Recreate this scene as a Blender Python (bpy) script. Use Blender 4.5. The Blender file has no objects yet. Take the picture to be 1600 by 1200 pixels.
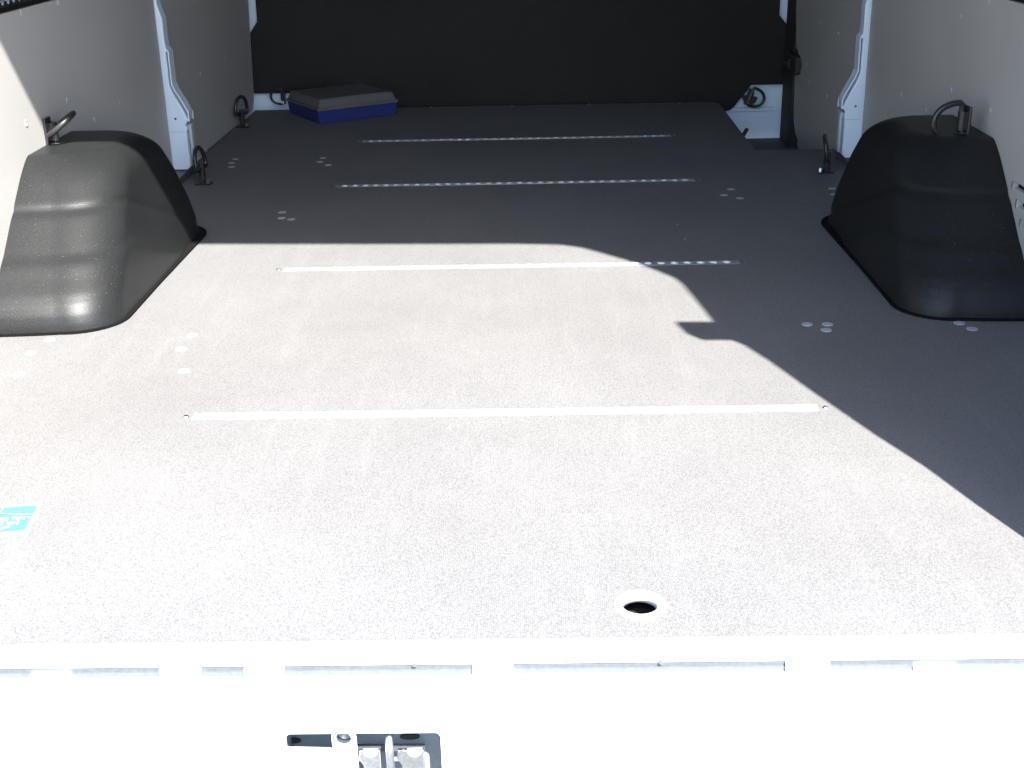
import bpy, bmesh, math
from mathutils import Vector, Matrix

S = bpy.context.scene
COL = S.collection
PI = math.pi

# ------------------------------------------------------------------ camera
# metres; X right, Y forward into the load bay, Z up, origin on the floor at the rear edge
FPX = 1950.0
VPX, VPY, ROLL = 26.0, -799.0, 0.0145
CY = Vector((VPX, VPY, FPX)).normalized()
CX = Vector((1, -ROLL, -(VPX + 799 * ROLL) / FPX)).normalized()
CZ = CX.cross(CY)
if CZ.y > 0:
    CZ = -CZ
CAM = Vector((0.046, -1.054, 0.7079))


def w_of(c):
    return Vector((CX.dot(c), CY.dot(c), CZ.dot(c)))


cd = bpy.data.cameras.new('camera')
cd.sensor_width = 36.0
cd.lens = FPX / 1600 * 36
cd.clip_start = 0.02
cd.clip_end = 500
cam = bpy.data.objects.new('camera', cd)
COL.objects.link(cam)
r_, u_, b_ = w_of(Vector((1, 0, 0))), w_of(Vector((0, -1, 0))), w_of(Vector((0, 0, -1)))
m = Matrix((r_, u_, b_)).transposed().to_4x4()
m.translation = CAM
cam.matrix_world = m
S.camera = cam


def ray(px, py):
    return w_of(Vector((px - 800, py - 600, FPX)))


def at_z(px, py, z=0.0):
    d = ray(px, py)
    return CAM + d * ((z - CAM.z) / d.z)


def at_x(px, py, x):
    d = ray(px, py)
    return CAM + d * ((x - CAM.x) / d.x)


def at_y(px, py, y):
    d = ray(px, py)
    return CAM + d * ((y - CAM.y) / d.y)


# ------------------------------------------------------------------ light
TAZ, TEL = 0.395, 1.33          # sun travel per metre of Y: -X and -Z
SUN_D = Vector((-TAZ, 1.0, -TEL)).normalized()
world = bpy.data.worlds.new('World')
S.world = world
world.use_nodes = True
wn = world.node_tree
bg = wn.nodes['Background']
sky = wn.nodes.new('ShaderNodeTexSky')
sky.sky_type = 'NISHITA'
sky.sun_disc = False
sky.sun_elevation = math.asin(-SUN_D.z)
sky.sun_rotation = math.atan2(-SUN_D.x, -SUN_D.y)
wn.links.new(sky.outputs[0], bg.inputs[0])
bg.inputs[1].default_value = 0.12
sl = bpy.data.lights.new('sun', 'SUN')
sl.energy = 4.2
sl.angle = math.radians(0.5)
sl.color = (1.0, 0.965, 0.91)
sun = bpy.data.objects.new('sun', sl)
COL.objects.link(sun)
sun.rotation_euler = SUN_D.to_track_quat('-Z', 'Y').to_euler()
sun.location = (2, -4, 5)

S.view_settings.view_transform = 'Standard'
S.view_settings.look = 'None'
S.view_settings.gamma = 1
S.view_settings.use_curve_mapping = False
S.view_settings.exposure = 2.5
S.render.engine = 'CYCLES'
S.cycles.max_bounces = 12
S.cycles.diffuse_bounces = 8
S.cycles.glossy_bounces = 6
S.cycles.use_denoising = True
S.cycles.caustics_reflective = True
S.cycles.sample_clamp_indirect = 8


# ------------------------------------------------------------------ materials
def new_mat(name, col, rough=0.5, metal=0.0, spec=0.5):
    mt = bpy.data.materials.new(name)
    mt.use_nodes = True
    b = mt.node_tree.nodes['Principled BSDF']
    b.inputs['Base Color'].default_value = (*col, 1)
    b.inputs['Roughness'].default_value = rough
    b.inputs['Metallic'].default_value = metal
    b.inputs['Specular IOR Level'].default_value = spec
    return mt, mt.node_tree, b


def nd(nt, kind, **kw):
    n = nt.nodes.new(kind)
    for k, v in kw.items():
        if hasattr(n, k):
            setattr(n, k, v)
        else:
            n.inputs[k.replace('_', ' ')].default_value = v
    return n


def grain(name, col, rough=0.5, scale=400.0, amt=0.12, bump=0.15, dist=0.0006, metal=0.0, spec=0.5, big=0.08, bigscale=3.0, detail=2.0):
    """a colour with fine grain, soft large wear and a fine relief"""
    mt, nt, b = new_mat(name, col, rough, metal, spec)
    tc = nd(nt, 'ShaderNodeTexCoord')
    n1 = nd(nt, 'ShaderNodeTexNoise', Scale=scale, Detail=detail)
    n2 = nd(nt, 'ShaderNodeTexNoise', Scale=bigscale, Detail=5.0)
    nt.links.new(tc.outputs['Object'], n1.inputs['Vector'])
    nt.links.new(tc.outputs['Object'], n2.inputs['Vector'])
    r1 = nd(nt, 'ShaderNodeMapRange')
    r1.inputs['From Min'].default_value, r1.inputs['From Max'].default_value = 0.3, 0.7
    r1.inputs['To Min'].default_value, r1.inputs['To Max'].default_value = 1 - amt, 1 + amt
    r2 = nd(nt, 'ShaderNodeMapRange')
    r2.inputs['From Min'].default_value, r2.inputs['From Max'].default_value = 0.3, 0.7
    r2.inputs['To Min'].default_value, r2.inputs['To Max'].default_value = 1 - big, 1 + big
    nt.links.new(n1.outputs[0], r1.inputs[0])
    nt.links.new(n2.outputs[0], r2.inputs[0])
    mu = nd(nt, 'ShaderNodeMath', operation='MULTIPLY')
    nt.links.new(r1.outputs[0], mu.inputs[0])
    nt.links.new(r2.outputs[0], mu.inputs[1])
    mx = nd(nt, 'ShaderNodeVectorMath', operation='SCALE')
    mx.inputs[0].default_value = col
    nt.links.new(mu.outputs[0], mx.inputs['Scale'])
    nt.links.new(mx.outputs[0], b.inputs['Base Color'])
    if bump:
        bp = nd(nt, 'ShaderNodeBump', Strength=bump, Distance=dist)
        nt.links.new(n1.outputs[0], bp.inputs['Height'])
        nt.links.new(bp.outputs[0], b.inputs['Normal'])
    return mt


def floor_mat():
    """anti-slip coated floor board: small embossed cells, speckle, dust and scuffs"""
    mt, nt, b = new_mat('anti_slip_floor', (0.15, 0.15, 0.155), 0.6, 0, 0.3)
    L = nt.links.new
    tc = nd(nt, 'ShaderNodeTexCoord')
    vo = nd(nt, 'ShaderNodeTexVoronoi', Scale=480.0, Randomness=0.5)
    no = nd(nt, 'ShaderNodeTexNoise', Scale=820.0, Detail=2.0)
    wd = nd(nt, 'ShaderNodeTexNoise', Scale=2.2, Detail=6.0, Roughness=0.65)
    mp = nd(nt, 'ShaderNodeMapping')
    mp.inputs['Scale'].default_value = (9, 0.8, 1)
    mp.inputs['Rotation'].default_value = (0, 0, 0.5)
    sc = nd(nt, 'ShaderNodeTexNoise', Scale=3.0, Detail=6.0, Roughness=0.7)
    for n in (vo, no, wd, mp):
        L(tc.outputs['Object'], n.inputs['Vector'])
    L(mp.outputs[0], sc.inputs['Vector'])

    def rng(src, a, b2, c, d):
        r = nd(nt, 'ShaderNodeMapRange')
        for k, v in zip(('From Min', 'From Max', 'To Min', 'To Max'), (a, b2, c, d)):
            r.inputs[k].default_value = v
        L(src, r.inputs[0])
        return r.outputs[0]
    v1 = rng(vo.outputs['Distance'], 0.36, 0.72, 1.03, 0.60)
    v2 = rng(no.outputs[0], 0.34, 0.60, 0.82, 1.04)
    v3 = rng(wd.outputs[0], 0.35, 0.7, 0.93, 1.10)
    v4 = rng(sc.outputs[0], 0.52, 0.72, 1.0, 1.09)
    cur = v1
    for v in (v2, v3, v4):
        mu = nd(nt, 'ShaderNodeMath', operation='MULTIPLY')
        L(cur, mu.inputs[0])
        L(v, mu.inputs[1])
        cur = mu.outputs[0]
    mx = nd(nt, 'ShaderNodeVectorMath', operation='SCALE')
    mx.inputs[0].default_value = (0.164, 0.1625, 0.1635)
    L(cur, mx.inputs['Scale'])
    L(mx.outputs[0], b.inputs['Base Color'])
    bp = nd(nt, 'ShaderNodeBump', Strength=0.35, Distance=0.0008)
    L(vo.outputs['Distance'], bp.inputs['Height'])
    bp.invert = True
    L(bp.outputs[0], b.inputs['Normal'])
    return mt


M = {}
M['floor'] = floor_mat()
M['panel'] = grain('grey_wall_board', (0.418, 0.406, 0.390), 0.55, 500, 0.06, 0.1, big=0.06)
M['paint'] = grain('white_body_paint', (0.70, 0.80, 0.90), 0.22, 30, 0.01, 0, big=0.03, bigscale=6)
M['plastic'] = grain('black_grained_plastic', (0.0120, 0.0127, 0.0134), 0.43, 520, 0.3, 0.42, 0.0006, big=0.12, bigscale=7, spec=0.24)


def add_dust(mt, scale, thr, col):
    nt = mt.node_tree
    b = nt.nodes['Principled BSDF']
    src = b.inputs['Base Color'].links[0].from_socket
    tc = nd(nt, 'ShaderNodeTexCoord')
    a = nd(nt, 'ShaderNodeTexNoise', Scale=scale, Detail=1.0)
    c = nd(nt, 'ShaderNodeTexNoise', Scale=5.0, Detail=4.0)
    nt.links.new(tc.outputs['Object'], a.inputs['Vector'])
    nt.links.new(tc.outputs['Object'], c.inputs['Vector'])
    ad = nd(nt, 'ShaderNodeMath', operation='MULTIPLY_ADD')
    nt.links.new(c.outputs[0], ad.inputs[0])
    ad.inputs[1].default_value = 0.25
    nt.links.new(a.outputs[0], ad.inputs[2])
    r = nd(nt, 'ShaderNodeMapRange')
    r.inputs['From Min'].default_value, r.inputs['From Max'].default_value = thr, thr + 0.05
    nt.links.new(ad.outputs[0], r.inputs[0])
    mx = nd(nt, 'ShaderNodeMix', data_type='RGBA')
    nt.links.new(r.outputs[0], mx.inputs[0])
    nt.links.new(src, mx.inputs[6])
    mx.inputs[7].default_value = (*col, 1)
    nt.links.new(mx.outputs[2], b.inputs['Base Color'])


add_dust(M['plastic'], 420.0, 0.88, (0.10, 0.095, 0.09))
M['bulk'] = grain('black_bulkhead_lining', (0.0185, 0.0172, 0.0163), 0.75, 300, 0.2, 0.2, big=0.2, bigscale=2, spec=0.2)
M['alu'] = grain('rail_aluminium', (0.60, 0.62, 0.65), 0.33, 200, 0.05, 0.05, metal=0.72, big=0.06)
M['core'] = grain('rail_hole_light', (0.80, 0.83, 0.87), 0.5, 200, 0.04, 0)  # paleness stands in for light caught by the rail's hole walls
M['gap_shade'] = grain('sill_gap_shade', (0.088, 0.097, 0.106), 0.6, 200, 0.1, 0)  # grey stands in for shade in the sill gap
M['steel'] = grain('zinc_steel', (0.62, 0.63, 0.65), 0.32, 300, 0.12, 0.1, metal=1.0, big=0.15, bigscale=20)
M['blacksteel'] = grain('black_coated_steel', (0.02, 0.02, 0.022), 0.28, 300, 0.15, 0.05, big=0.1)
M['rubber'] = grain('dark_rubber', (0.02, 0.02, 0.02), 0.7, 300, 0.2, 0.2)
M['cap'] = grain('grey_plastic_cap', (0.36, 0.38, 0.41), 0.35, 300, 0.05, 0)
M['white'] = grain('white_edge_strip', (0.74, 0.75, 0.76), 0.4, 300, 0.03, 0)
M['ply'] = grain('plywood_edge', (0.22, 0.15, 0.09), 0.7, 80, 0.2, 0)
M['recess'] = grain('grey_primer_metal', (0.20, 0.235, 0.26), 0.55, 200, 0.06, 0)
M['footdark'] = grain('dark_grey_bracket', (0.07, 0.08, 0.095), 0.45, 200, 0.1, 0)
M['step'] = grain('step_rubber', (0.055, 0.06, 0.065), 0.6, 250, 0.15, 0.3)
M['seam_shade'] = grain('arch_seam_shade', (0.005, 0.005, 0.005), 0.9, 200, 0.2, 0, spec=0.1)  # black stands in for the shadowed seam under the arch covers
M['track'] = grain('dull_track_metal', (0.17, 0.175, 0.185), 0.5, 200, 0.1, 0)
M['void'] = grain('underbody_black', (0.02, 0.02, 0.02), 0.8, 50, 0.2, 0)
M['trim'] = grain('door_edge_paint', (0.42, 0.46, 0.48), 0.35, 200, 0.05, 0)
M['cyan'] = grain('cyan_print', (0.055, 0.34, 0.42), 0.35, 300, 0.04, 0)
M['label_white'] = grain('white_print', (0.72, 0.74, 0.75), 0.35, 300, 0.02, 0)
M['ceiling'] = grain('grey_headliner', (0.07, 0.07, 0.07), 0.8, 200, 0.06, 0.1)
M['asphalt'] = grain('asphalt', (0.10, 0.10, 0.10), 0.9, 60, 0.25, 0.2)


def case_mat(name, col, trans, rough):
    mt, nt, b = new_mat(name, col, rough, 0, 0.5)
    b.inputs['Transmission Weight'].default_value = trans
    b.inputs['IOR'].default_value = 1.3
    return mt


M['blue'] = case_mat('blue_case_plastic', (0.035, 0.052, 0.21), 0.25, 0.35)
M['clear'] = case_mat('clear_lid_plastic', (0.25, 0.245, 0.24), 0.55, 0.4)


# ------------------------------------------------------------------ building helpers
def link(name, me, mat, parent=None, smooth=False, matrix=None):
    o = bpy.data.objects.new(name, me)
    COL.objects.link(o)
    if mat is not None and not me.materials:
        me.materials.append(M[mat])
    if parent is not None:
        o.parent = parent
    if matrix is not None:
        o.matrix_local = matrix
    if smooth:
        for p in me.polygons:
            p.use_smooth = True
    return o


def tag(o, label=None, cat=None, group=None, kind=None):
    for k, v in (('label', label), ('category', cat), ('group', group), ('kind', kind)):
        if v:
            o[k] = v
    return o


def empty(name, loc=(0, 0, 0), rot=(0, 0, 0)):
    o = bpy.data.objects.new(name, None)
    COL.objects.link(o)
    o.empty_display_size = 0.05
    o.location = loc
    o.rotation_euler = rot
    return o


def copy_tree(o, parent=None):
    c = o.copy()
    COL.objects.link(c)
    if parent is not None:
        c.parent = parent
    for ch in list(o.children):
        copy_tree(ch, c)
    return c


def from_bm(name, bm, mat, parent=None, smooth=False, matrix=None):
    me = bpy.data.meshes.new(name)
    bmesh.ops.recalc_face_normals(bm, faces=bm.faces)
    bm.to_mesh(me)
    bm.free()
    return link(name, me, mat, parent, smooth, matrix)


def bm_box(bm, lo, hi, bevel=0.0, seg=2):
    lo, hi = Vector(lo), Vector(hi)
    g = bmesh.ops.create_cube(bm, size=1.0)
    vs = g['verts']
    for v in vs:
        v.co = Vector(((lo.x + hi.x) / 2 + v.co.x * (hi.x - lo.x),
                       (lo.y + hi.y) / 2 + v.co.y * (hi.y - lo.y),
                       (lo.z + hi.z) / 2 + v.co.z * (hi.z - lo.z)))
    if bevel:
        es = list({e for v in vs for e in v.link_edges})
        bmesh.ops.bevel(bm, geom=es, offset=bevel, segments=seg, affect='EDGES', profile=0.5)


def box(name, lo, hi, mat, parent=None, bevel=0.0, seg=2):
    bm = bmesh.new()
    bm_box(bm, lo, hi, bevel, seg)
    return from_bm(name, bm, mat, parent)


def bm_cyl(bm, a, b, r0, r1=None, n=20, cap=True):
    a, b = Vector(a), Vector(b)
    r1 = r0 if r1 is None else r1
    ax = (b - a).normalized()
    s = ax.orthogonal().normalized()
    t = ax.cross(s)
    A = [bm.verts.new(a + (s * math.cos(2 * PI * i / n) + t * math.sin(2 * PI * i / n)) * r0) for i in range(n)]
    B = [bm.verts.new(b + (s * math.cos(2 * PI * i / n) + t * math.sin(2 * PI * i / n)) * r1) for i in range(n)]
    for i in range(n):
        bm.faces.new((A[i], A[(i + 1) % n], B[(i + 1) % n], B[i]))
    if cap:
        bm.faces.new(A[::-1])
        bm.faces.new(B)


def cyl(name, a, b, r, mat, parent=None, r1=None, n=20):
    bm = bmesh.new()
    bm_cyl(bm, a, b, r, r1, n)
    return from_bm(name, bm, mat, parent)


def bm_tube(bm, pts, r, n=10, closed=False):
    pts = [Vector(p) for p in pts]
    N = len(pts)
    rings = []
    prev = None
    for i, p in enumerate(pts):
        a = pts[(i - 1) % N] if (closed or i > 0) else p
        c = pts[(i + 1) % N] if (closed or i < N - 1) else p
        t = (c - a).normalized()
        s = t.orthogonal().normalized() if prev is None else (prev - t * prev.dot(t)).normalized()
        prev = s
        u = t.cross(s)
        rings.append([bm.verts.new(p + (s * math.cos(2 * PI * k / n) + u * math.sin(2 * PI * k / n)) * r) for k in range(n)])
    for i in range(N if closed else N - 1):
        A, B = rings[i], rings[(i + 1) % N]
        for k in range(n):
            bm.faces.new((A[k], A[(k + 1) % n], B[(k + 1) % n], B[k]))
    if not closed:
        bm.faces.new(rings[0][::-1])
        bm.faces.new(rings[-1])


def plate_mesh(name, outer, holes, th, frame, bevel=0.0):
    """flat plate with holes: 2D outline (u, v), thickness th along w; frame maps (u, v, w) to the world"""
    cu = bpy.data.curves.new(name, 'CURVE')
    cu.dimensions = '2D'
    cu.fill_mode = 'BOTH'
    cu.extrude = max(th / 2 - bevel, 1e-5)
    cu.bevel_depth = bevel
    cu.bevel_resolution = 2
    if bevel:
        cu.offset = -bevel
    for pts in [outer] + list(holes):
        sp = cu.splines.new('POLY')
        sp.points.add(len(pts) - 1)
        for q, p in zip(sp.points, pts):
            q.co = (p[0], p[1], 0, 1)
        sp.use_cyclic_u = True
    ob = bpy.data.objects.new(name, cu)
    COL.objects.link(ob)
    dg = bpy.context.evaluated_depsgraph_get()
    me = bpy.data.meshes.new_from_object(ob.evaluated_get(dg))
    bpy.data.objects.remove(ob)
    bpy.data.curves.remove(cu)
    me.transform(frame)
    if frame.to_3x3().determinant() < 0:
        me.flip_normals()
    me.materials.clear()
    me.name = name
    return me


def frame(o, u, v, w):
    mt = Matrix((Vector(u), Vector(v), Vector(w))).transposed().to_4x4()
    mt.translation = Vector(o)
    return mt


def fXY(z):
    return frame((0, 0, z), (1, 0, 0), (0, 1, 0), (0, 0, 1))


def fXZ(y):
    return frame((0, y, 0), (1, 0, 0), (0, 0, 1), (0, 1, 0))


def fYZ(x):
    return frame((x, 0, 0), (0, 1, 0), (0, 0, 1), (1, 0, 0))


def plate(name, outer, holes, th, fr, mat, parent=None, bevel=0.0):
    return link(name, plate_mesh(name, outer, holes, th, fr, bevel), mat, parent)


def arc(cx, cy, r, a0, a1, n=8):
    return [(cx + r * math.cos(math.radians(a0 + (a1 - a0) * i / n)), cy + r * math.sin(math.radians(a0 + (a1 - a0) * i / n))) for i in range(n + 1)]


def rrect(x0, y0, x1, y1, r, n=5):
    return arc(x1 - r, y1 - r, r, 0, 90, n) + arc(x0 + r, y1 - r, r, 90, 180, n) + arc(x0 + r, y0 + r, r, 180, 270, n) + arc(x1 - r, y0 + r, r, 270, 360, n)


def circle(cx, cy, r, n=28):
    return [(cx + r * math.cos(2 * PI * i / n), cy + r * math.sin(2 * PI * i / n)) for i in range(n)]


# ------------------------------------------------------------------ setting
XW = 0.87          # inner face of the wall boards
YB = 3.18          # bulkhead
GZ = -0.72         # ground

ground = box('ground', (-15, -15, GZ - 0.1), (15, 15, GZ), 'asphalt')
tag(ground, 'grey asphalt the van stands on', 'ground', kind='structure')

RAIL_Y = [0.570, 1.282, 1.983, 2.540]
RX = 0.444
HOLE = at_z(1000, 945)
fl_outer = [(-0.868, 0.0), (0.868, 0.0), (0.868, 2.318), (0.648, 2.318), (0.655, 3.0)] + arc(0.605, 3.045, 0.05, 0, 90, 5) + [(-0.868, 3.095)]
fl_holes = [circle(HOLE.x, HOLE.y, 0.027, 32)]
for ry in RAIL_Y:
    fl_holes.append(rrect(-RX, ry - 0.0116, RX, ry + 0.0116, 0.002, 2))
floor = plate('floor', fl_outer, fl_holes, 0.012, fXY(-0.006), 'floor')
tag(floor, 'grey anti-slip load floor of the van', 'floor', kind='structure')
# the plywood core shows along the step cut-out
core = plate('board_edge', [(0.6485, 2.3165), (0.6495, 2.3165), (0.6565, 3.0), (0.6555, 3.0)], [], 0.008, fXY(-0.006), 'ply', floor)
sub = plate('subfloor', [(-0.868, 0.004), (0.868, 0.004), (0.868, 2.316), (0.64, 2.316), (0.64, 3.09), (-0.868, 3.09)],
            [circle(HOLE.x, HOLE.y, 0.034, 24)], 0.02, fXY(-0.036), 'void', floor)

box('underbody', (-0.86, 0.045, -0.20), (0.63, 3.05, -0.17), 'void', floor)
# grommet in the floor hole
gm = bmesh.new()
n = 40
prof = [(0.0272, 0.0004), (0.0268, 0.0016), (0.024, 0.0022), (0.0195, 0.0014), (0.0182, -0.001), (0.0180, -0.0080), (0.0262, -0.0080), (0.0266, -0.0005)]
rings = [[gm.verts.new((HOLE.x + r * math.cos(2 * PI * i / n), HOLE.y + r * math.sin(2 * PI * i / n), z)) for i in range(n)] for r, z in prof]
for a in range(len(prof)):
    A, B = rings[a], rings[(a + 1) % len(prof)]
    for i in range(n):
        gm.faces.new((A[i], A[(i + 1) % n], B[(i + 1) % n], B[i]))
from_bm('grommet', gm, 'white', floor, smooth=True)

# round plugs over the floor bolts
cap_px = [(1261, 507), (1293, 507), (1291, 516), (1499, 505), (1519, 514), (1131, 305), (1142, 296), (1156, 310),
          (441, 332), (440, 341), (455, 343), (500, 253), (505, 247), (513, 258), (362, 255), (368, 249), (362, 261),
          (1300, 295), (1303, 304)]
cap_xy = [at_z(*p).xy for p in cap_px] + [at_z(*p).xy for p in ((300, 524), (283, 546), (287, 580), (78, 531), (48, 552), (30, 585))]
bmc = bmesh.new()
bm_cyl(bmc, (0, 0, 0), (0, 0, 0.0008), 0.0094, 0.0088, 20)
capm = bpy.data.meshes.new('floor_plug')
bmesh.ops.recalc_face_normals(bmc, faces=bmc.faces)
bmc.to_mesh(capm)
bmc.free()
capm.materials.append(M['cap'])
for c in cap_xy:
    o = link('floor_plug', capm, None, floor)
    o.location = (c.x, c.y, 0.0002)
bms = bmesh.new()
bm_cyl(bms, (0, 0, 0), (0, 0, 0.0014), 0.0045, 0.003, 12)
scrm = bpy.data.meshes.new('floor_screw')
bmesh.ops.recalc_face_normals(bms, faces=bms.faces)
bms.to_mesh(scrm)
bms.free()
scrm.materials.append(M['steel'])
for p in [(674, 168), (800, 166), (920, 163), (1062, 162), (1059, 351), (1070, 374)]:
    c = at_z(*p)
    o = link('floor_screw', scrm, None, floor)
    o.location = (c.x, min(c.y, 3.085), 0.0002)
    if p[1] > 300:
        o.scale = (0.45, 0.45, 0.5)


# --- side walls: body skin behind, boards screwed on in front
def screw_mesh():
    b = bmesh.new()
    n = 14
    prof = [(0.0078, 0.0), (0.0074, 0.0016), (0.0058, 0.0022), (0.0040, 0.0012), (0.0030, 0.0004)]
    rg = [[b.verts.new((z, r * math.cos(2 * PI * i / n), r * math.sin(2 * PI * i / n))) for i in range(n)] for r, z in prof]
    for a in range(len(prof) - 1):
        for i in range(n):
            b.faces.new((rg[a][i], rg[a][(i + 1) % n], rg[a + 1][(i + 1) % n], rg[a + 1][i]))
    b.faces.new(rg[-1])
    me = bpy.data.meshes.new('screw')
    bmesh.ops.recalc_face_normals(b, faces=b.faces)
    b.to_mesh(me)
    b.free()
    me.materials.append(M['panel'])
    for p in me.polygons:
        p.use_smooth = True
    return me


SCREW = screw_mesh()


def wall(side):
    s = 1 if side == 'right' else -1
    nm = 'wall_' + side
    skin = plate(nm, [(-0.02, -0.20), (3.24, -0.20), (3.24, 2.06), (-0.02, 2.06)], [], 0.012, fYZ(s * 0.912), 'paint')
    tag(skin, 'white body side behind the grey wall boards on the ' + side, 'wall', kind='structure')
    # rear lower board with vent slots
    zt = 0.500 if s < 0 else 0.487
    holes = []
    if s > 0:
        for z0, ye in ((0.197, 1.066), (0.171, 1.037), (0.144, 1.013)):
            holes.append(rrect(0.80, z0 - 0.0052, ye, z0 + 0.0052, 0.001, 2))
    else:
        holes.append(rrect(0.80, 0.208, 1.046, 0.219, 0.001, 2))
    bd = plate('wall_board', [(0.02, 0.002), (2.085, 0.002), (2.095, zt), (0.02, zt)], holes, 0.008, fYZ(s * (XW + 0.004)), 'panel', skin)
    plate('dark_backing', [(0.7, 0.10), (1.2, 0.10), (1.2, 0.25), (0.7, 0.25)], [], 0.004, fYZ(s * (XW + 0.016)), 'void', bd)
    # slot end clips
    if s > 0:
        for px in ((1583, 289), (1589, 318), (1595, 348)):
            p = at_x(*px, XW)
            box('clip', (XW - 0.0016, p.y - 0.003, p.z - 0.007), (XW + 0.0005, p.y + 0.003, p.z + 0.007), 'steel', bd, 0.0006, 1)
    # upper boards, above the rail
    up = plate('wall_board', [(0.02, zt + 0.075), (2.09, zt + 0.075), (2.09, 1.98), (0.02, 1.98)], [], 0.008, fYZ(s * (XW + 0.004)), 'panel', skin)
    plate('dark_backing', [(0.02, zt - 0.02), (2.09, zt - 0.02), (2.09, zt + 0.09), (0.02, zt + 0.09)], [], 0.004, fYZ(s * (XW + 0.018)), 'void', skin)  # dark sheet stands in for the shadow gap around the rail
    # front board
    if s < 0:
        fb = plate('wall_board', [(2.13, 0.004), (3.06, 0.004), (3.095, 0.03), (3.155, 0.35), (3.15, 1.98), (2.13, 1.98)], [], 0.008, fYZ(s * (XW + 0.004)), 'panel', skin)
    else:
        ol = [(2.13, 0.004), (2.322, 0.004), (2.325, -0.09), (2.62, -0.09), (2.82, -0.085), (2.88, -0.065), (2.91, -0.035), (2.925, 0.02), (2.94, 0.105),
              (2.885, 0.11), (2.855, 0.125), (2.845, 0.145), (2.86, 0.165), (2.945, 0.19), (2.985, 0.30), (2.985, 1.98), (2.13, 1.98)]
        fb = plate('door_board', ol, [], 0.008, fYZ(s * (XW + 0.004)), 'panel', skin)
        ol2 = [(2.35, -0.06), (2.62, -0.075), (2.82, -0.092), (2.895, -0.076), (2.928, -0.040), (2.942, 0.02), (2.957, 0.10), (2.957, 0.19),
               (2.998, 0.30), (2.998, 1.98), (2.30, 1.98), (2.30, 0.0)]
        plate('door_edge', ol2, [], 0.006, fYZ(s * (XW + 0.0125)), 'trim', fb)
        box('door_seal', (XW + 0.005, 3.00, -0.14), (XW + 0.034, 3.15, 1.98), 'rubber', skin, 0.004)
    # screws
    px = ([(41, 193), (105, 157), (148, 187), (188, 162), (34, 20), (91, 4), (238, 36)] if s < 0 else
          [(1547, 172), (1486, 140), (1447, 173), (1408, 148), (1545, 4), (1501, 26), (1365, 23)])
    for p in px:
        q = at_x(*p, s * XW)
        o = link('screw', SCREW, None, bd)
        o.scale = (0.5, 0.85, 0.85)
        o.location = (s * XW, q.y, q.z)
        if s > 0:
            o.rotation_euler = (0, 0, PI)
    px = ([(306, 3), (352, 90), (313, 115), (389, 80), (351, 193), (329, 211), (322, 234)] if s < 0 else
          [(1281, 35), (1310, 52), (1263, 128), (1292, 150), (1260, 100)])
    for p in px:
        q = at_x(*p, s * XW)
        o = link('screw', SCREW, None, fb)
        o.location = (s * XW, q.y, q.z)
        o.scale = (0.5, 0.75, 0.75)
        if s > 0:
            o.rotation_euler = (0, 0, PI)
    return skin


wall_l = wall('left')
wall_r = wall('right')

# --- step well of the sliding door, front right
sw = bmesh.new()
bm_box(sw, (0.66, 2.325, -0.16), (0.906, 3.155, -0.135))
step = from_bm('step_well', sw, 'step')
tag(step, 'dark lowered door step at the front right', 'step', kind='structure')
box('riser', (0.640, 2.322, -0.16), (0.6465, 3.15, -0.0465), 'footdark', step)
box('riser', (0.652, 2.300, -0.16), (0.90, 2.3155, -0.0465), 'footdark', step)

# --- bulkhead
bulk = plate('bulkhead', [(-0.905, -0.18), (0.905, -0.18), (0.905, 2.06), (-0.905, 2.06)], [], 0.012, fXZ(YB + 0.020), 'paint')
tag(bulk, 'white painted bulkhead closing the front of the load bay', 'bulkhead', kind='structure')
bo = [(-0.850, 0.275), (-0.876, 0.240), (-0.884, 0.043), (-0.62, 0.040), (-0.56, -0.03), (0.60, -0.05), (0.690, -0.046), (0.708, -0.042),
      (0.722, -0.030), (0.738, -0.008), (0.752, 0.008), (0.766, 0.026), (0.774, 0.040), (0.880, 0.040), (0.884, 0.23), (0.874, 0.24), (0.855, 0.262), (0.850, 0.5), (0.850, 2.0), (-0.846, 2.0), (-0.846, 0.5)]
bl = plate('lining', bo, [], 0.012, fXZ(YB - 0.008), 'bulk', bulk, 0.002)
rg = bmesh.new()
bm_box(rg, (0.672, YB - 0.004, -0.050), (0.868, YB + 0.013, -0.036), 0.006, 3)
from_bm('ridge', rg, 'paint', bulk)

# --- roof lining
roof = box('ceiling', (-0.90, 0.0, 2.02), (0.90, 3.2, 2.05), 'ceiling')
tag(roof, 'grey roof lining of the van', 'ceiling', kind='structure')

# --- rear door opening; its outline is what bounds the sunlit patch on the floor
sh_px = [(1600, 838), (1521, 783), (1442, 725), (1364, 675), (1272, 612), (1200, 561), (1160, 536), (1142, 529), (1120, 529), (1097, 529),
         (1072, 519), (1057, 505), (1116, 505), (1100, 484), (1082, 462), (1065, 442), (1052, 432), (1025, 421), (1000, 412), (975, 404),
         (940, 394), (907, 385), (875, 381), (800, 379.5), (600, 380), (308, 380)]
op = []
for p in sh_px:
    q = at_z(*p)
    op.append((q.x + q.y * TAZ, q.y * TEL))
xb = op[0][0]
op = [(-0.72, -0.6), (xb + 0.003, -0.6), (xb + 0.003, 0.0)] + op + [(-0.275, 2.00), (-0.50, 1.995), (-0.62, 1.96), (-0.69, 1.88), (-0.72, 1.75)]
rear = plate('rear_wall', [(-0.99, -0.62), (0.99, -0.62), (0.99, 2.16), (-0.99, 2.16)], [op], 0.016, fXZ(0.0), 'paint')
tag(rear, 'white body frame round the open rear doors', 'door frame', kind='structure')

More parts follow.
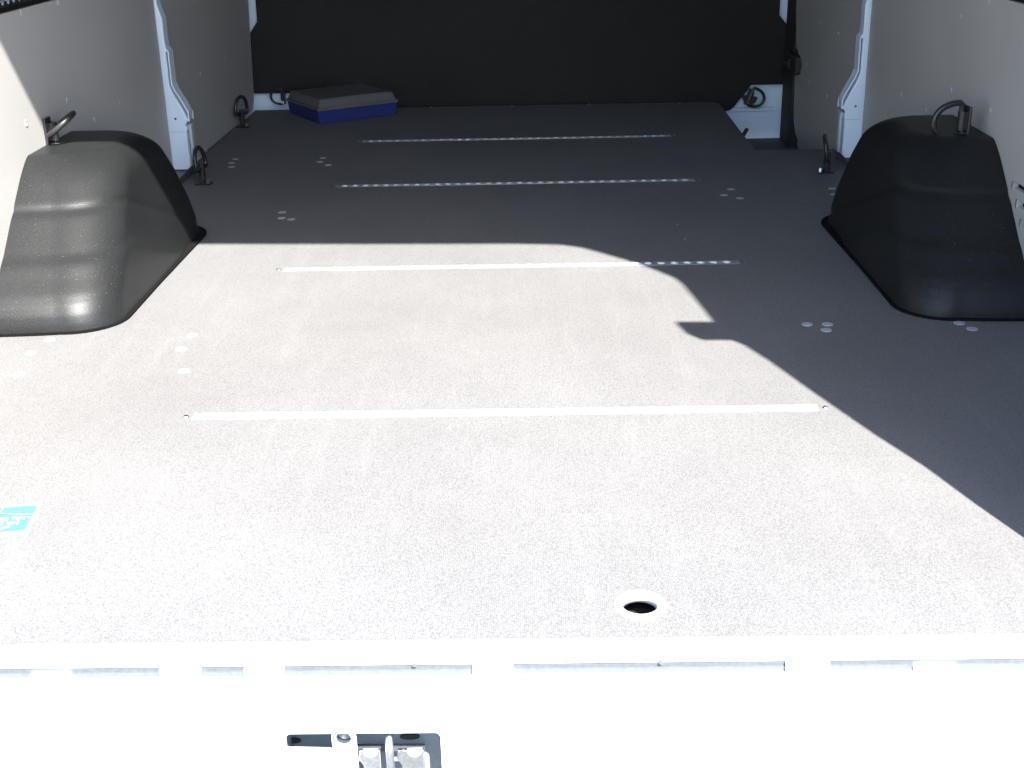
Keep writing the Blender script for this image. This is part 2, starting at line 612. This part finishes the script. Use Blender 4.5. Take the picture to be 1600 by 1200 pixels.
# --- sill
sb = bmesh.new()
sp = [(0.03, -0.0165), (-0.034, -0.0175), (-0.046, -0.020), (-0.054, -0.026), (-0.0585, -0.034), (-0.060, -0.045)]
LX0, LX1, LZT, LZB = -0.2035, -0.052, -0.0645, -0.20
xs = [-0.70, 0.70]
rows = [[sb.verts.new((x, y, z)) for x in xs] for y, z in sp]
for a in range(len(sp) - 1):
    sb.faces.new((rows[a][0], rows[a][1], rows[a + 1][1], rows[a + 1][0]))
sill = from_bm('door_sill', sb, 'paint', smooth=True)
tag(sill, 'white painted rear door sill', 'door sill', kind='structure')
plate('sill_face', [(-0.70, -0.40), (0.70, -0.40), (0.70, -0.0455), (-0.70, -0.0455)],
      [rrect(LX0, LZB, LX1, LZT, 0.0055, 4)], 0.003, fXZ(-0.0585), 'paint', sill)
plate('lower_ledge', [(LX0 - 0.004, -0.19), (-0.1585, -0.19), (-0.1585, -0.098), (-0.162, -0.0885), (LX0 - 0.004, -0.0870)], [], 0.003, fXZ(-0.052), 'paint', sill)
box('gap_shade', (-0.70, -0.0312, -0.0180), (0.70, 0.02, -0.0118), 'gap_shade', sill)  # grey strip and lip painted as the shade under the edge strip
box('gap_shade_lip', (-0.70, -0.0285, -0.0117), (0.70, -0.020, -0.0070), 'gap_shade', sill)
es = bmesh.new()
bm_box(es, (-0.70, -0.0305, -0.0068), (0.70, 0.0005, 0.0022), 0.0016, 2)
from_bm('edge_strip', es, 'white', sill)
for x0, x1, h in ((43, 108, -0.0112), (248, 312, -0.0062), (380, 442, -0.0062), (738, 802, -0.0062), (1228, 1296, -0.0062), (1428, 1496, -0.0112)):
    a, b = at_y(x0, 1035, -0.032).x, at_y(x1, 1035, -0.032).x
    box('pad', (a, -0.036, -0.0176), (b, 0.02, h), 'paint', sill, 0.001, 1)
for x in (647, 1033):
    a = at_y(x, 1030, -0.03)
    cyl('clip', (a.x, -0.0325, -0.006), (a.x, -0.0295, -0.005), 0.0022, 'footdark', sill, n=10)


# ------------------------------------------------------------------ lashing rails in the floor
def rail_meshes(length, name='rail'):
    """a flush aluminium track: plate with a keyhole slot row, channel underneath"""
    half = length / 2
    pitch = 0.0254
    nh = int(length / pitch)
    x0 = -(nh - 1) * pitch / 2
    holes = []
    up, dn = [], []
    r, sw_ = 0.0080, 0.0015
    a0 = math.degrees(math.asin(sw_ / r))
    for k in range(nh):
        cx = x0 + k * pitch
        up += arc(cx, 0, r, 180 - a0, a0, 8)
        dn += arc(cx, 0, r, 180 + a0, 360 - a0, 8)
    holes.append(up + dn[::-1])
    tp = plate_mesh('track_plate', rrect(-half, -0.0112, half, 0.0112, 0.002, 2), holes, 0.0010, fXY(0.0003))
    tp.materials.append(M['alu'])
    ch = plate_mesh('track_core', rrect(-half, -0.0110, half, 0.0110, 0.002, 2), holes, 0.0052, fXY(-0.0030))
    b = bmesh.new()
    b.from_mesh(ch)
    bm_box(b, (-half, -0.0110, -0.0090), (half, 0.0110, -0.0058))
    bmesh.ops.recalc_face_normals(b, faces=b.faces)
    b.to_mesh(ch)
    b.free()
    ch.materials.append(M['core'])
    return tp, ch


TP, CH = rail_meshes(2 * RX)
rail_lab = ['slotted aluminium lashing rail nearest the rear sill, wholly in sunlight',
            'slotted aluminium lashing rail between the wheel arches, half in sun, half in shade',
            'slotted aluminium lashing rail just beyond the wheel arches, in shade',
            'slotted aluminium lashing rail farthest back, nearest the black bulkhead']
for ry, lab in zip(RAIL_Y, rail_lab):
    t = tag(empty('lashing_rail', (0, ry, 0)), lab, 'rail', 'lashing rails let into the floor')
    link('track_plate', TP, None, t)
    link('track_core', CH, None, t)
    for s in (-1, 1):
        o = link('screw', scrm, None, t)
        o.location = (s * (RX + 0.010), 0, 0.0002)

# perforated rails on the walls, at the top corners of the view
TPW, CHW = rail_meshes(2.04)
TPW.materials.clear()
TPW.materials.append(M['blacksteel'])
CHW.materials.clear()
CHW.materials.append(M['alu'])
for s, zc in ((-1, 0.521), (1, 0.512)):
    t = tag(empty('wall_rail', (s * (XW + 0.0005), 1.05, zc), (0, 0, 0)),
            'perforated rail along the top of the %s wall board' % ('left' if s < 0 else 'right'), 'rail', 'rails on the side walls')
    mt = frame((0, 0, 0), (0, 1, 0), (0, 0, -s), (-s, 0, 0))
    a = link('track_plate', TPW, None, t)
    a.matrix_local = mt
    b = link('track_core', CHW, None, t)
    b.matrix_local = mt


# ------------------------------------------------------------------ wheel arch covers
def interp(t, pts):
    for (a, b), (c, d) in zip(pts, pts[1:]):
        if t <= c:
            k = 0 if c == a else (t - a) / (c - a)
            k = min(max(k, 0), 1)
            return b + (d - b) * k
    return pts[-1][1]


YN = [(0, 0.925), (0.015, 0.926), (0.03, 0.931), (0.045, 0.940), (0.06, 0.953), (0.08, 0.976), (0.12, 1.018), (0.16, 1.063), (0.20, 1.110), (0.26, 1.180)]
YF = [(0, 1.615), (0.05, 1.605), (0.09, 1.588), (0.16, 1.548), (0.21, 1.505), (0.26, 1.45)]
XI = [(0, 0.672), (0.02, 0.674), (0.08, 0.681), (0.20, 0.700), (0.26, 0.712)]
ZT, RT = 0.252, 0.045


def arch_mesh():
    """the left cover; mirrored for the right"""
    lev = [ZT - RT - (ZT - RT) * (1 - i / 46.0) for i in range(47)]
    lev = [(z, 0.0) for z in lev]
    for i in range(1, 13):
        a = math.radians(90 * i / 12)
        lev.append((ZT - RT + RT * math.sin(a), RT * (1 - math.cos(a))))
    rcn, rcf = 0.085, 0.075
    rows = []
    for z, ins in lev:
        yn, yf = interp(z, YN) + ins * 0.40, interp(z, YF) - ins
        xi = interp(z, XI) + ins
        rn = max(rcn - ins * 0.5 + 0.03 * (z / ZT), 0.02)
        rf = max(rcf - ins * 0.5, 0.02)
        pts = []
        NW = 14
        for i in range(NW):      # near face, wall -> corner, slightly bowed
            t = i / NW
            x = 0.8695 + (xi + rn - 0.8695) * t
            pts.append((x, yn - 0.0 + 0.012 * (t ** 2) * 0.6))
        dy = 0.0072
        for i in range(15):
            a = math.radians(90 * i / 14)
            pts.append((xi + rn - rn * math.sin(a), yn + rn - rn * math.cos(a) + dy * (1 - i / 14.0)))
        ya, yb = yn + rn, yf - rf
        for i in range(1, 24):
            pts.append((xi, ya + (yb - ya) * i / 24))
        for i in range(13):
            a = math.radians(90 * i / 12)
            pts.append((xi + rf - rf * math.cos(a), yf - rf + rf * math.sin(a)))
        for i in range(1, 9):
            pts.append((xi + rf + (0.8695 - xi - rf) * i / 8, yf))
        rows.append([(p[0], p[1], z) for p in pts])
    # moulded creases: a soft ledge and a narrow groove, dropping towards the front
    b = bmesh.new()
    V = []
    for k, row in enumerate(rows):
        line = []
        for (x, y, z) in row:
            zz = z + 0.33 * max(0.0, y - 1.09 - 0.45 * z)
            ins_l = 1 / (1 + math.exp((zz - 0.106) / 0.0030)) * 0.0060
            gv = -0.0040 * math.exp(-((zz - 0.174) / 0.0058) ** 2)
            off = ins_l + gv
            if z > ZT - RT:
                off = 0
            dx, dy = x - 0.87, y - 1.30
            nrm = Vector((dx * 1.2, dy, 0)).normalized()
            if abs(x - 0.8695) < 1e-4:
                line.append(b.verts.new((-x, y + nrm.y * off, z)))
            else:
                line.append(b.verts.new((-(x + nrm.x * off), y + nrm.y * off, z)))
        V.append(line)
    for A, B in zip(V, V[1:]):
        for i in range(len(A) - 1):
            b.faces.new((A[i], A[i + 1], B[i + 1], B[i]))
    top = V[-1]
    h = len(top)
    # close the top between the near and the far half of the last ring
    b.faces.new(top)
    me = bpy.data.meshes.new('shell')
    bmesh.ops.recalc_face_normals(b, faces=b.faces)
    b.to_mesh(me)
    base = rows[0]
    b.free()
    for p in me.polygons:
        p.use_smooth = True
    me.materials.append(M['plastic'])
    return me, base


shell, base = arch_mesh()


def arch_flange(base):
    out = []
    N = len(base)
    for i, (x, y, z) in enumerate(base):
        a = Vector(base[max(i - 1, 0)][:2])
        c = Vector(base[min(i + 1, N - 1)][:2])
        t = (c - a).normalized()
        nrm = Vector((-t.y, t.x))
        if nrm.dot(Vector((x - 0.9, y - 1.3))) < 0:
            nrm = -nrm
        w = 0.0088 + 0.004 * max(0, min(1, (y - 1.2) / 0.3))
        if i in (0, N - 1):
            nrm = Vector((0, nrm.y))
        out.append((x + nrm.x * w, y + nrm.y * w))
    b = bmesh.new()
    r0 = [b.verts.new((-(p[0] + 0.002 if 0 < i < N - 1 else p[0]), p[1], 0.0055)) for i, p in enumerate(base)]
    r1 = [b.verts.new((-o[0], o[1], 0.0045)) for o in out]
    r2 = [b.verts.new((-o[0], o[1], 0.0004)) for o in out]
    for A, B in ((r0, r1), (r1, r2)):
        for i in range(N - 1):
            b.faces.new((A[i], A[i + 1], B[i + 1], B[i]))
    me = bpy.data.meshes.new('flange')
    bmesh.ops.recalc_face_normals(b, faces=b.faces)
    b.to_mesh(me)
    b.free()
    me.materials.append(M['seam_shade'])  # seam shadow put into the flange colour
    return me


flange = arch_flange(base)
MIR = Matrix.Diagonal((-1, 1, 1, 1))


def mirrored(me):
    c = me.copy()
    c.transform(MIR)
    c.flip_normals()
    return c


for s in (-1, 1):
    t = tag(empty('wheel_arch_cover', (0, 0, 0)),
            'black moulded plastic wheel arch cover on the left, lit by the sun' if s < 0 else
            'black moulded plastic wheel arch cover on the right, in deep shade', 'wheel arch', 'wheel arch covers')
    link('shell', shell if s < 0 else mirrored(shell), None, t)
    link('flange', flange if s < 0 else mirrored(flange), None, t)


# ------------------------------------------------------------------ white body pillars
PY = 2.10
pil = [(-0.897, 0.60), (-0.897, 0.022), (-0.838, 0.022), (-0.829, 0.030), (-0.829, 0.118), (-0.826, 0.124), (-0.827, 0.134), (-0.819, 0.147), (-0.818, 0.168),
       (-0.829, 0.192), (-0.845, 0.222), (-0.851, 0.238), (-0.850, 0.318), (-0.856, 0.326), (-0.8575, 0.345), (-0.8565, 0.395), (-0.862, 0.415), (-0.8655, 0.43), (-0.866, 0.60)]
slot = [(-0.8545, 0.316), (-0.8535, 0.316), (-0.8545, 0.238), (-0.848, 0.220), (-0.831, 0.188), (-0.8205, 0.163), (-0.8210, 0.150), (-0.8240, 0.153),
        (-0.834, 0.178), (-0.851, 0.212), (-0.8585, 0.234), (-0.8580, 0.314)]
pm = plate_mesh('pillar_face', pil, [slot], 0.04, fXZ(PY + 0.02), 0.003)
pm.materials.append(M['paint'])
for p in pm.polygons:
    p.use_smooth = False
bs = bmesh.new()
bm_box(bs, (-0.89, 2.015, 0.001), (-0.838, 2.20, 0.020), 0.002, 1)
footm = bpy.data.meshes.new('foot')
bmesh.ops.recalc_face_normals(bs, faces=bs.faces)
bs.to_mesh(footm)
bs.free()
footm.materials.append(M['footdark'])
for s in (-1, 1):
    t = tag(empty('body_pillar', (0, 0, 0)), 'white painted body pillar with flared foot behind the %s wheel arch' % ('left' if s < 0 else 'right'),
            'pillar', 'body pillars')
    link('pillar_face', pm if s < 0 else mirrored(pm), None, t)
    link('foot', footm if s < 0 else mirrored(footm), None, t)
    box('dark_backing', (min(s * 0.862, s * 0.838), PY + 0.0405, 0.155), (max(s * 0.862, s * 0.838), PY + 0.045, 0.20), 'void', t)  # these dark sheets stand in for shade inside the pillar slot
    box('dark_backing', (min(s * 0.868, s * 0.856), PY + 0.0405, 0.202), (max(s * 0.868, s * 0.856), PY + 0.045, 0.312), 'void', t)
    cyl('bolt_hole', (s * 0.853, PY - 0.0006, 0.152), (s * 0.853, PY + 0.003, 0.152), 0.0028, 'void', t, n=12)
    box('seam', (s * (0.849 if s > 0 else 0.849) - 0.019, PY - 0.0005, 0.1185), (s * 0.849 + 0.019, PY + 0.002, 0.1197), 'trim', t)
    box('bracket_edge', (s * 0.8365 - 0.001, 2.009, 0.001), (s * 0.8365 + 0.001, 2.014, 0.022), 'steel', t)
    box('bracket_tab', (s * 0.836 - 0.006, 2.000, 0.0005), (s * 0.836 + 0.006, 2.008, 0.003), 'steel', t)
    bp = bmesh.new()
    bm_box(bp, (s * 0.823 - 0.0045, PY + 0.012, 0.035), (s * 0.823 + 0.0045, PY + 0.042, 0.136), 0.004, 2)
    from_bm('side_flange', bp, 'trim', t)


# ------------------------------------------------------------------ tie-down rings
def ring_mesh(w, h, r):
    """D-shaped ring in the XZ plane: straight bar on the Z axis, bow towards +X"""
    pts = []
    k = 0.012
    for i in range(25):
        a = math.radians(-90 + 180 * i / 24)
        pts.append((k * 0.3 + (w - k * 0.3) * math.cos(a) ** 0.8 if math.cos(a) > 0 else k * 0.3, 0, h / 2 * math.sin(a)))
    pts = [(p[0], 0, p[2]) for p in pts]
    pts[0] = (0.004, 0, -h / 2)
    pts[-1] = (0.004, 0, h / 2)
    bar = [(0, 0, h / 2 - 0.004)] + [(0, 0, h / 2 - 0.004 - (h - 0.008) * i / 6) for i in range(1, 7)]
    b = bmesh.new()
    bm_tube(b, pts + bar, r, 10, True)
    me = bpy.data.meshes.new('ring')
    bmesh.ops.recalc_face_normals(b, faces=b.faces)
    b.to_mesh(me)
    b.free()
    me.materials.append(M['blacksteel'])
    for p in me.polygons:
        p.use_smooth = True
    return me


RING = ring_mesh(0.052, 0.066, 0.0055)


def aim(e1, e2):
    e1 = Vector(e1).normalized()
    e2 = Vector(e2)
    e2 = (e2 - e1 * e1.dot(e2)).normalized()
    return Matrix((e1, e2.cross(e1), e2)).transposed().to_euler()


def tie_ring(loc, ring_rot, label, kind='wall', s=1, scale=1.0):
    """ring swivelling on a folded bracket; local X points inwards from the wall"""
    t = tag(empty('tie_down_ring', loc), label, 'tie-down ring', 'tie-down rings')
    t.rotation_euler = (0, 0, 0 if s < 0 else PI)
    t.scale = (scale,) * 3
    o = link('ring', RING, None, t)
    o.rotation_euler = ring_rot
    b = bmesh.new()
    if kind == 'wall':
        bm_box(b, (-0.012, -0.016, -0.034), (-0.0065, 0.016, 0.026), 0.002, 2)
        # knuckle wrapped round the bar
        bm_cyl(b, (0, 0, -0.017), (0, 0, 0.017), 0.0085, n=18)
        bm_box(b, (-0.008, -0.0075, -0.017), (0.0, 0.0075, 0.017))
    else:
        bm_box(b, (-0.018, -0.014, -0.040), (0.022, 0.014, -0.0365), 0.001, 1)
        bm_box(b, (-0.006, -0.010, -0.037), (0.006, 0.010, -0.020), 0.002, 2)
        bm_cyl(b, (0, 0, -0.020), (0, 0, 0.012), 0.0085, n=18)
    from_bm('bracket', b, 'blacksteel', t)
    b = bmesh.new()
    if kind == 'wall':
        bm_cyl(b, (-0.0065, 0.0, -0.026), (0.004, 0.0, -0.026), 0.0075, n=6)
        bm_cyl(b, (0.004, 0.0, -0.026), (0.011, 0.0, -0.026), 0.0045, n=12)
    else:
        bm_cyl(b, (0.014, -0.006, -0.0365), (0.014, -0.006, -0.029), 0.0055, 0.005, n=6)
    from_bm('bolt', b, 'steel', t)
    return t


pr = at_x(1503, 188, 0.826)
tr = tie_ring((0.826, pr.y, pr.z), (0, math.radians(6), math.radians(4)), 'black tie-down ring standing out on top of the right wheel arch', 'wall', 1)
box('stay', (-0.0435, -0.012, -0.050), (-0.0115, 0.014, -0.022), 'rubber', tr, 0.008)
for ch in tr.children:
    if ch.name.startswith('bolt'):
        ch.data.materials.clear()
        ch.data.materials.append(M['blacksteel'])
pl = at_x(83, 205, -0.858)
tie_ring((-0.858, pl.y, pl.z), aim((0.80, 0.05, 0.60), (-0.33, 0.92, -0.10)), 'black tie-down ring swung sideways on top of the sunlit left wheel arch', 'wall', -1)
tie_ring((-0.783, 2.03, 0.0405), aim((-0.10, 0, 1), (0.12, 1, 0)), 'black tie-down ring standing on the floor at the foot of the left pillar', 'floor', -1, 1.0)
tie_ring((0.777, 2.035, 0.0405), aim((0.20, 0, 1), (0.22, 1, 0)), 'black tie-down ring standing on the floor at the foot of the right pillar', 'floor', 1, 1.0)
tie_ring((-0.847, 2.80, 0.0405), aim((0.05, 0, 1), (0.35, 1, 0)), 'black tie-down ring at the front left corner by the wall board', 'floor', -1, 1.0)
pb = at_y(1172, 150, YB - 0.02)
t = tie_ring((pb.x, YB - 0.028, pb.z), (0, 0, 0), 'black tie-down ring hanging before the white bulkhead corner on the right', 'wall', 1, 0.9)
t.rotation_euler = (0, math.radians(20), 0)
pb = at_y(442, 150, YB - 0.02)
t = tie_ring((pb.x, YB - 0.028, pb.z), (0, 0, 0), 'black tie-down ring behind the blue case, before the white bulkhead strip', 'wall', 1, 0.75)
t.rotation_euler = (0, 0, PI)

tq = [at_y(*p, YB - 0.03) for p in ((1158, 150), (1170, 148), (1184, 152), (1181, 159), (1175, 164), (1168, 165), (1163, 160))]
tn = plate('tongue', [(q.x, q.z) for q in tq], [], 0.006, fXZ(YB - 0.031), 'rubber', None, 0.001)
tn['label'] = 'black rubber flap at the lower right edge of the bulkhead lining'
tn.parent = bl
# strap end in the step well
p0, p1 = at_y(1160, 214, 2.80), at_y(1167, 202, 2.80)
b = bmesh.new()
bm_box(b, (-0.006, -0.004, -0.045), (0.006, 0.004, 0.03), 0.0035, 3)
st = from_bm('strap', b, 'rubber')
st.matrix_world = Matrix.Translation(p0) @ Matrix.Rotation(math.radians(28), 4, 'Y')
tag(st, 'short black strap end poking up from the dark door step', 'strap')

# door lock block on the sliding door
t = tag(empty('door_lock', (0, 0, 0)), 'black lock block on the front edge of the right-hand door board', 'lock')
box('body', (0.852, 2.862, 0.116), (0.8815, 3.05, 0.168), 'rubber', t, 0.008, 3)
box('cover', (0.846, 2.93, 0.128), (0.8525, 3.02, 0.158), 'blacksteel', t, 0.002, 2)
box('rib', (0.843, 2.95, 0.138), (0.8465, 3.01, 0.142), 'footdark', t, 0.001, 1)

# ------------------------------------------------------------------ storage case
t = tag(empty('storage_case', (-0.612, 2.806, 0.0), (0, 0, 0.57)), 'flat blue plastic organiser case with clear lid by the bulkhead', 'case')
CW, CD, CH_ = 0.274, 0.248, 0.075


def frustum(lo, hi, z0, z1, ins, bev, name, mat, parent):
    b = bmesh.new()
    x0, y0, x1, y1 = lo[0], lo[1], hi[0], hi[1]
    vs = [b.verts.new(p) for p in ((x0, y0, z0), (x1, y0, z0), (x1, y1, z0), (x0, y1, z0),
                                   (x0 + ins, y0 + ins, z1), (x1 - ins, y0 + ins, z1), (x1 - ins, y1 - ins, z1), (x0 + ins, y1 - ins, z1))]
    for f in ((3, 2, 1, 0), (4, 5, 6, 7), (0, 1, 5, 4), (1, 2, 6, 5), (2, 3, 7, 6), (3, 0, 4, 7)):
        b.faces.new([vs[i] for i in f])
    bmesh.ops.bevel(b, geom=list(b.edges), offset=bev, segments=3, affect='EDGES')
    return from_bm(name, b, mat, parent)


base_o = frustum((0.0, 0.0), (CW, CD), 0.0415, 0.0006, 0.006, 0.003, 'tray', 'blue', t)
frustum((-0.002, -0.002), (CW + 0.002, CD + 0.002), 0.0420, 0.050, 0.0, 0.0018, 'lid_rim', 'clear', t)
lid = frustum((0.002, 0.002), (CW - 0.002, CD - 0.002), 0.0502, CH_, 0.010, 0.003, 'lid', 'clear', t)
for k in range(3):
    box('divider', (0.02, 0.04 + k * 0.05, 0.0525), (CW - 0.02, 0.042 + k * 0.05, 0.074), 'blue', lid)

# ------------------------------------------------------------------ sticker on the floor
c1, c2 = at_z(67, 785), at_z(50, 834)
t = tag(empty('sticker', (c1.x, c1.y, 0.0), (0, 0, math.radians(7))), 'cyan sticker with white border and white print on the sunlit floor', 'sticker')
SW, SH = 0.13, 0.083
plate('paper', rrect(-SW, -SH, 0, 0, 0.002, 2), [], 0.0004, fXY(0.0004), 'label_white', t)
plate('print', [(-SW + 0.006, -SH + 0.010), (-0.0040, -SH + 0.010), (-0.0040, -0.0080), (-SW + 0.006, -0.0080)], [], 0.0003, fXY(0.0009), 'cyan', t)


def mark(pts, name='line'):
    plate(name, pts, [], 0.0002, fXY(0.0013), 'label_white', t)


def stroke(a, b, w):
    a, b = Vector(a), Vector(b)
    d = (b - a).normalized()
    nn = Vector((-d.y, d.x)) * w / 2
    mark([tuple(a + nn), tuple(b + nn), tuple(b - nn), tuple(a - nn)])


stroke((-0.0040, -0.0335), (-0.046, -0.0245), 0.0005)
stroke((-0.046, -0.0245), (-0.120, -0.034), 0.0005)
stroke((-0.046, -0.0245), (-0.0435, -0.0082), 0.0006)
stroke((-0.0245, -0.0600), (-0.0455, -0.0715), 0.0032)
stroke((-0.0050, -0.0395), (-0.0085, -0.0395), 0.0016)


def text(body, x, y, size):
    cu = bpy.data.curves.new('lettering', 'FONT')
    cu.body = body
    cu.size = size
    cu.offset = 0.00015
    cu.extrude = 0.0001
    ob = bpy.data.objects.new('lettering', cu)
    COL.objects.link(ob)
    me = bpy.data.meshes.new_from_object(ob.evaluated_get(bpy.context.evaluated_depsgraph_get()))
    bpy.data.objects.remove(ob)
    me.materials.clear()
    o = link('lettering', me, 'label_white', t)
    o.location = (x, y, 0.0013)
    o.rotation_euler = (0, 0, PI)


text('NR 8', -0.0155, -0.0485, 0.0112)
text('NIe 90', -0.0105, -0.0370, 0.0112)

# ------------------------------------------------------------------ rear door latch in the sill
t = tag(empty('door_latch', (0, 0, 0)), 'zinc door latch with striker pin in the grey sill cut-out', 'latch')
b = bmesh.new()      # open pressed housing behind the cut-out
x0, x1, z0, z1, ya, yb = LX0 - 0.004, LX1 + 0.004, -0.21, LZT + 0.014, -0.0565, -0.018
vs = [b.verts.new(p) for p in ((x0, ya, z0), (x1, ya, z0), (x1, ya, z1), (x0, ya, z1), (x0, yb, z0), (x1, yb, z0), (x1, yb, z1), (x0, yb, z1))]
for f in ((4, 5, 6, 7), (0, 1, 5, 4), (1, 2, 6, 5), (2, 3, 7, 6), (3, 0, 4, 7)):
    b.faces.new([vs[i] for i in f])
from_bm('housing', b, 'recess', t)
for px in ((640, 1152), (455, 1158)):
    q = at_y(*px, -0.0215)
    plate('slot', [(q.x + 0.010 * math.cos(a * PI / 8), q.z + 0.0032 * math.sin(a * PI / 8)) for a in range(16)], [], 0.002, fXZ(-0.0205), 'void', t)
# clip with the round socket
bx0, bx1 = at_y(517, 1147, -0.058).x, at_y(555, 1147, -0.058).x
q = at_y(536, 1157, -0.058)
plate('socket_plate', [(bx0, -0.19), (bx1, -0.19), (bx1, LZT + 0.004), (bx0, LZT + 0.004)], [circle(q.x, q.z, 0.0078, 24)], 0.003, fXZ(-0.0545), 'label_white', t)
b = bmesh.new()
n = 28
pf = [(0.0082, -0.0562), (0.0100, -0.0570), (0.0108, -0.0562), (0.0108, -0.040), (0.0082, -0.040)]
rg = [[b.verts.new((q.x + r * math.cos(2 * PI * i / n), y, q.z + r * math.sin(2 * PI * i / n))) for i in range(n)] for r, y in pf]
for a in range(len(pf)):
    for i in range(n):
        b.faces.new((rg[a][i], rg[a][(i + 1) % n], rg[(a + 1) % len(pf)][(i + 1) % n], rg[(a + 1) % len(pf)][i]))
from_bm('socket_ring', b, 'steel', t, smooth=True)
cyl('socket_core', (q.x, -0.046, q.z), (q.x, -0.042, q.z), 0.0079, 'footdark', t)
# catch plates
for xa, xb_, xc in ((562, 594, 579), (622, 662, 648)):
    a, bb, cc = at_y(xa, 1172, -0.05).x, at_y(xb_, 1172, -0.05).x, at_y(xc, 1172, -0.05).x
    zt = at_y(600, 1171, -0.05).z
    outl = [(a + 0.003, -0.19), (bb, -0.19), (bb, zt)] + [(cc + 0.0075 * math.cos(math.radians(-i * 18)), zt + 0.0075 * math.sin(math.radians(-i * 18))) for i in range(11)] + [(a, zt), (a - 0.0015, zt - 0.010), (a + 0.003, zt - 0.018)]
    plate('catch_plate', outl, [], 0.004, fXZ(-0.050), 'steel', t, 0.0006)
    half = [(cc + 0.0073 * math.cos(math.radians(-i * 15)), zt - 0.0002 + 0.0073 * math.sin(math.radians(-i * 15))) for i in range(13)]
    plate('catch_bolt', half, [], 0.003, fXZ(-0.0495), 'label_white', t)
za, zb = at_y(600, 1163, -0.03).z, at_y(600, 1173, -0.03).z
plate('slot', [(at_y(556, 1165, -0.03).x, zb), (at_y(664, 1165, -0.03).x, zb), (at_y(664, 1165, -0.03).x, za), (at_y(556, 1165, -0.03).x, za)], [], 0.002, fXZ(-0.030), 'footdark', t)  # dark strip painted as the shadow band above the catch plates
# striker pin
a = at_y(608, 1152, -0.05)
bp_ = bmesh.new()
bm_tube(bp_, [(a.x - 0.0006, -0.030, a.z + 0.004), (a.x, -0.046, a.z + 0.0015), (a.x, -0.0525, a.z - 0.004), (a.x, -0.0535, a.z - 0.02), (a.x, -0.0535, a.z - 0.10)], 0.0042, 14)
from_bm('striker_pin', bp_, 'steel', t, smooth=True)
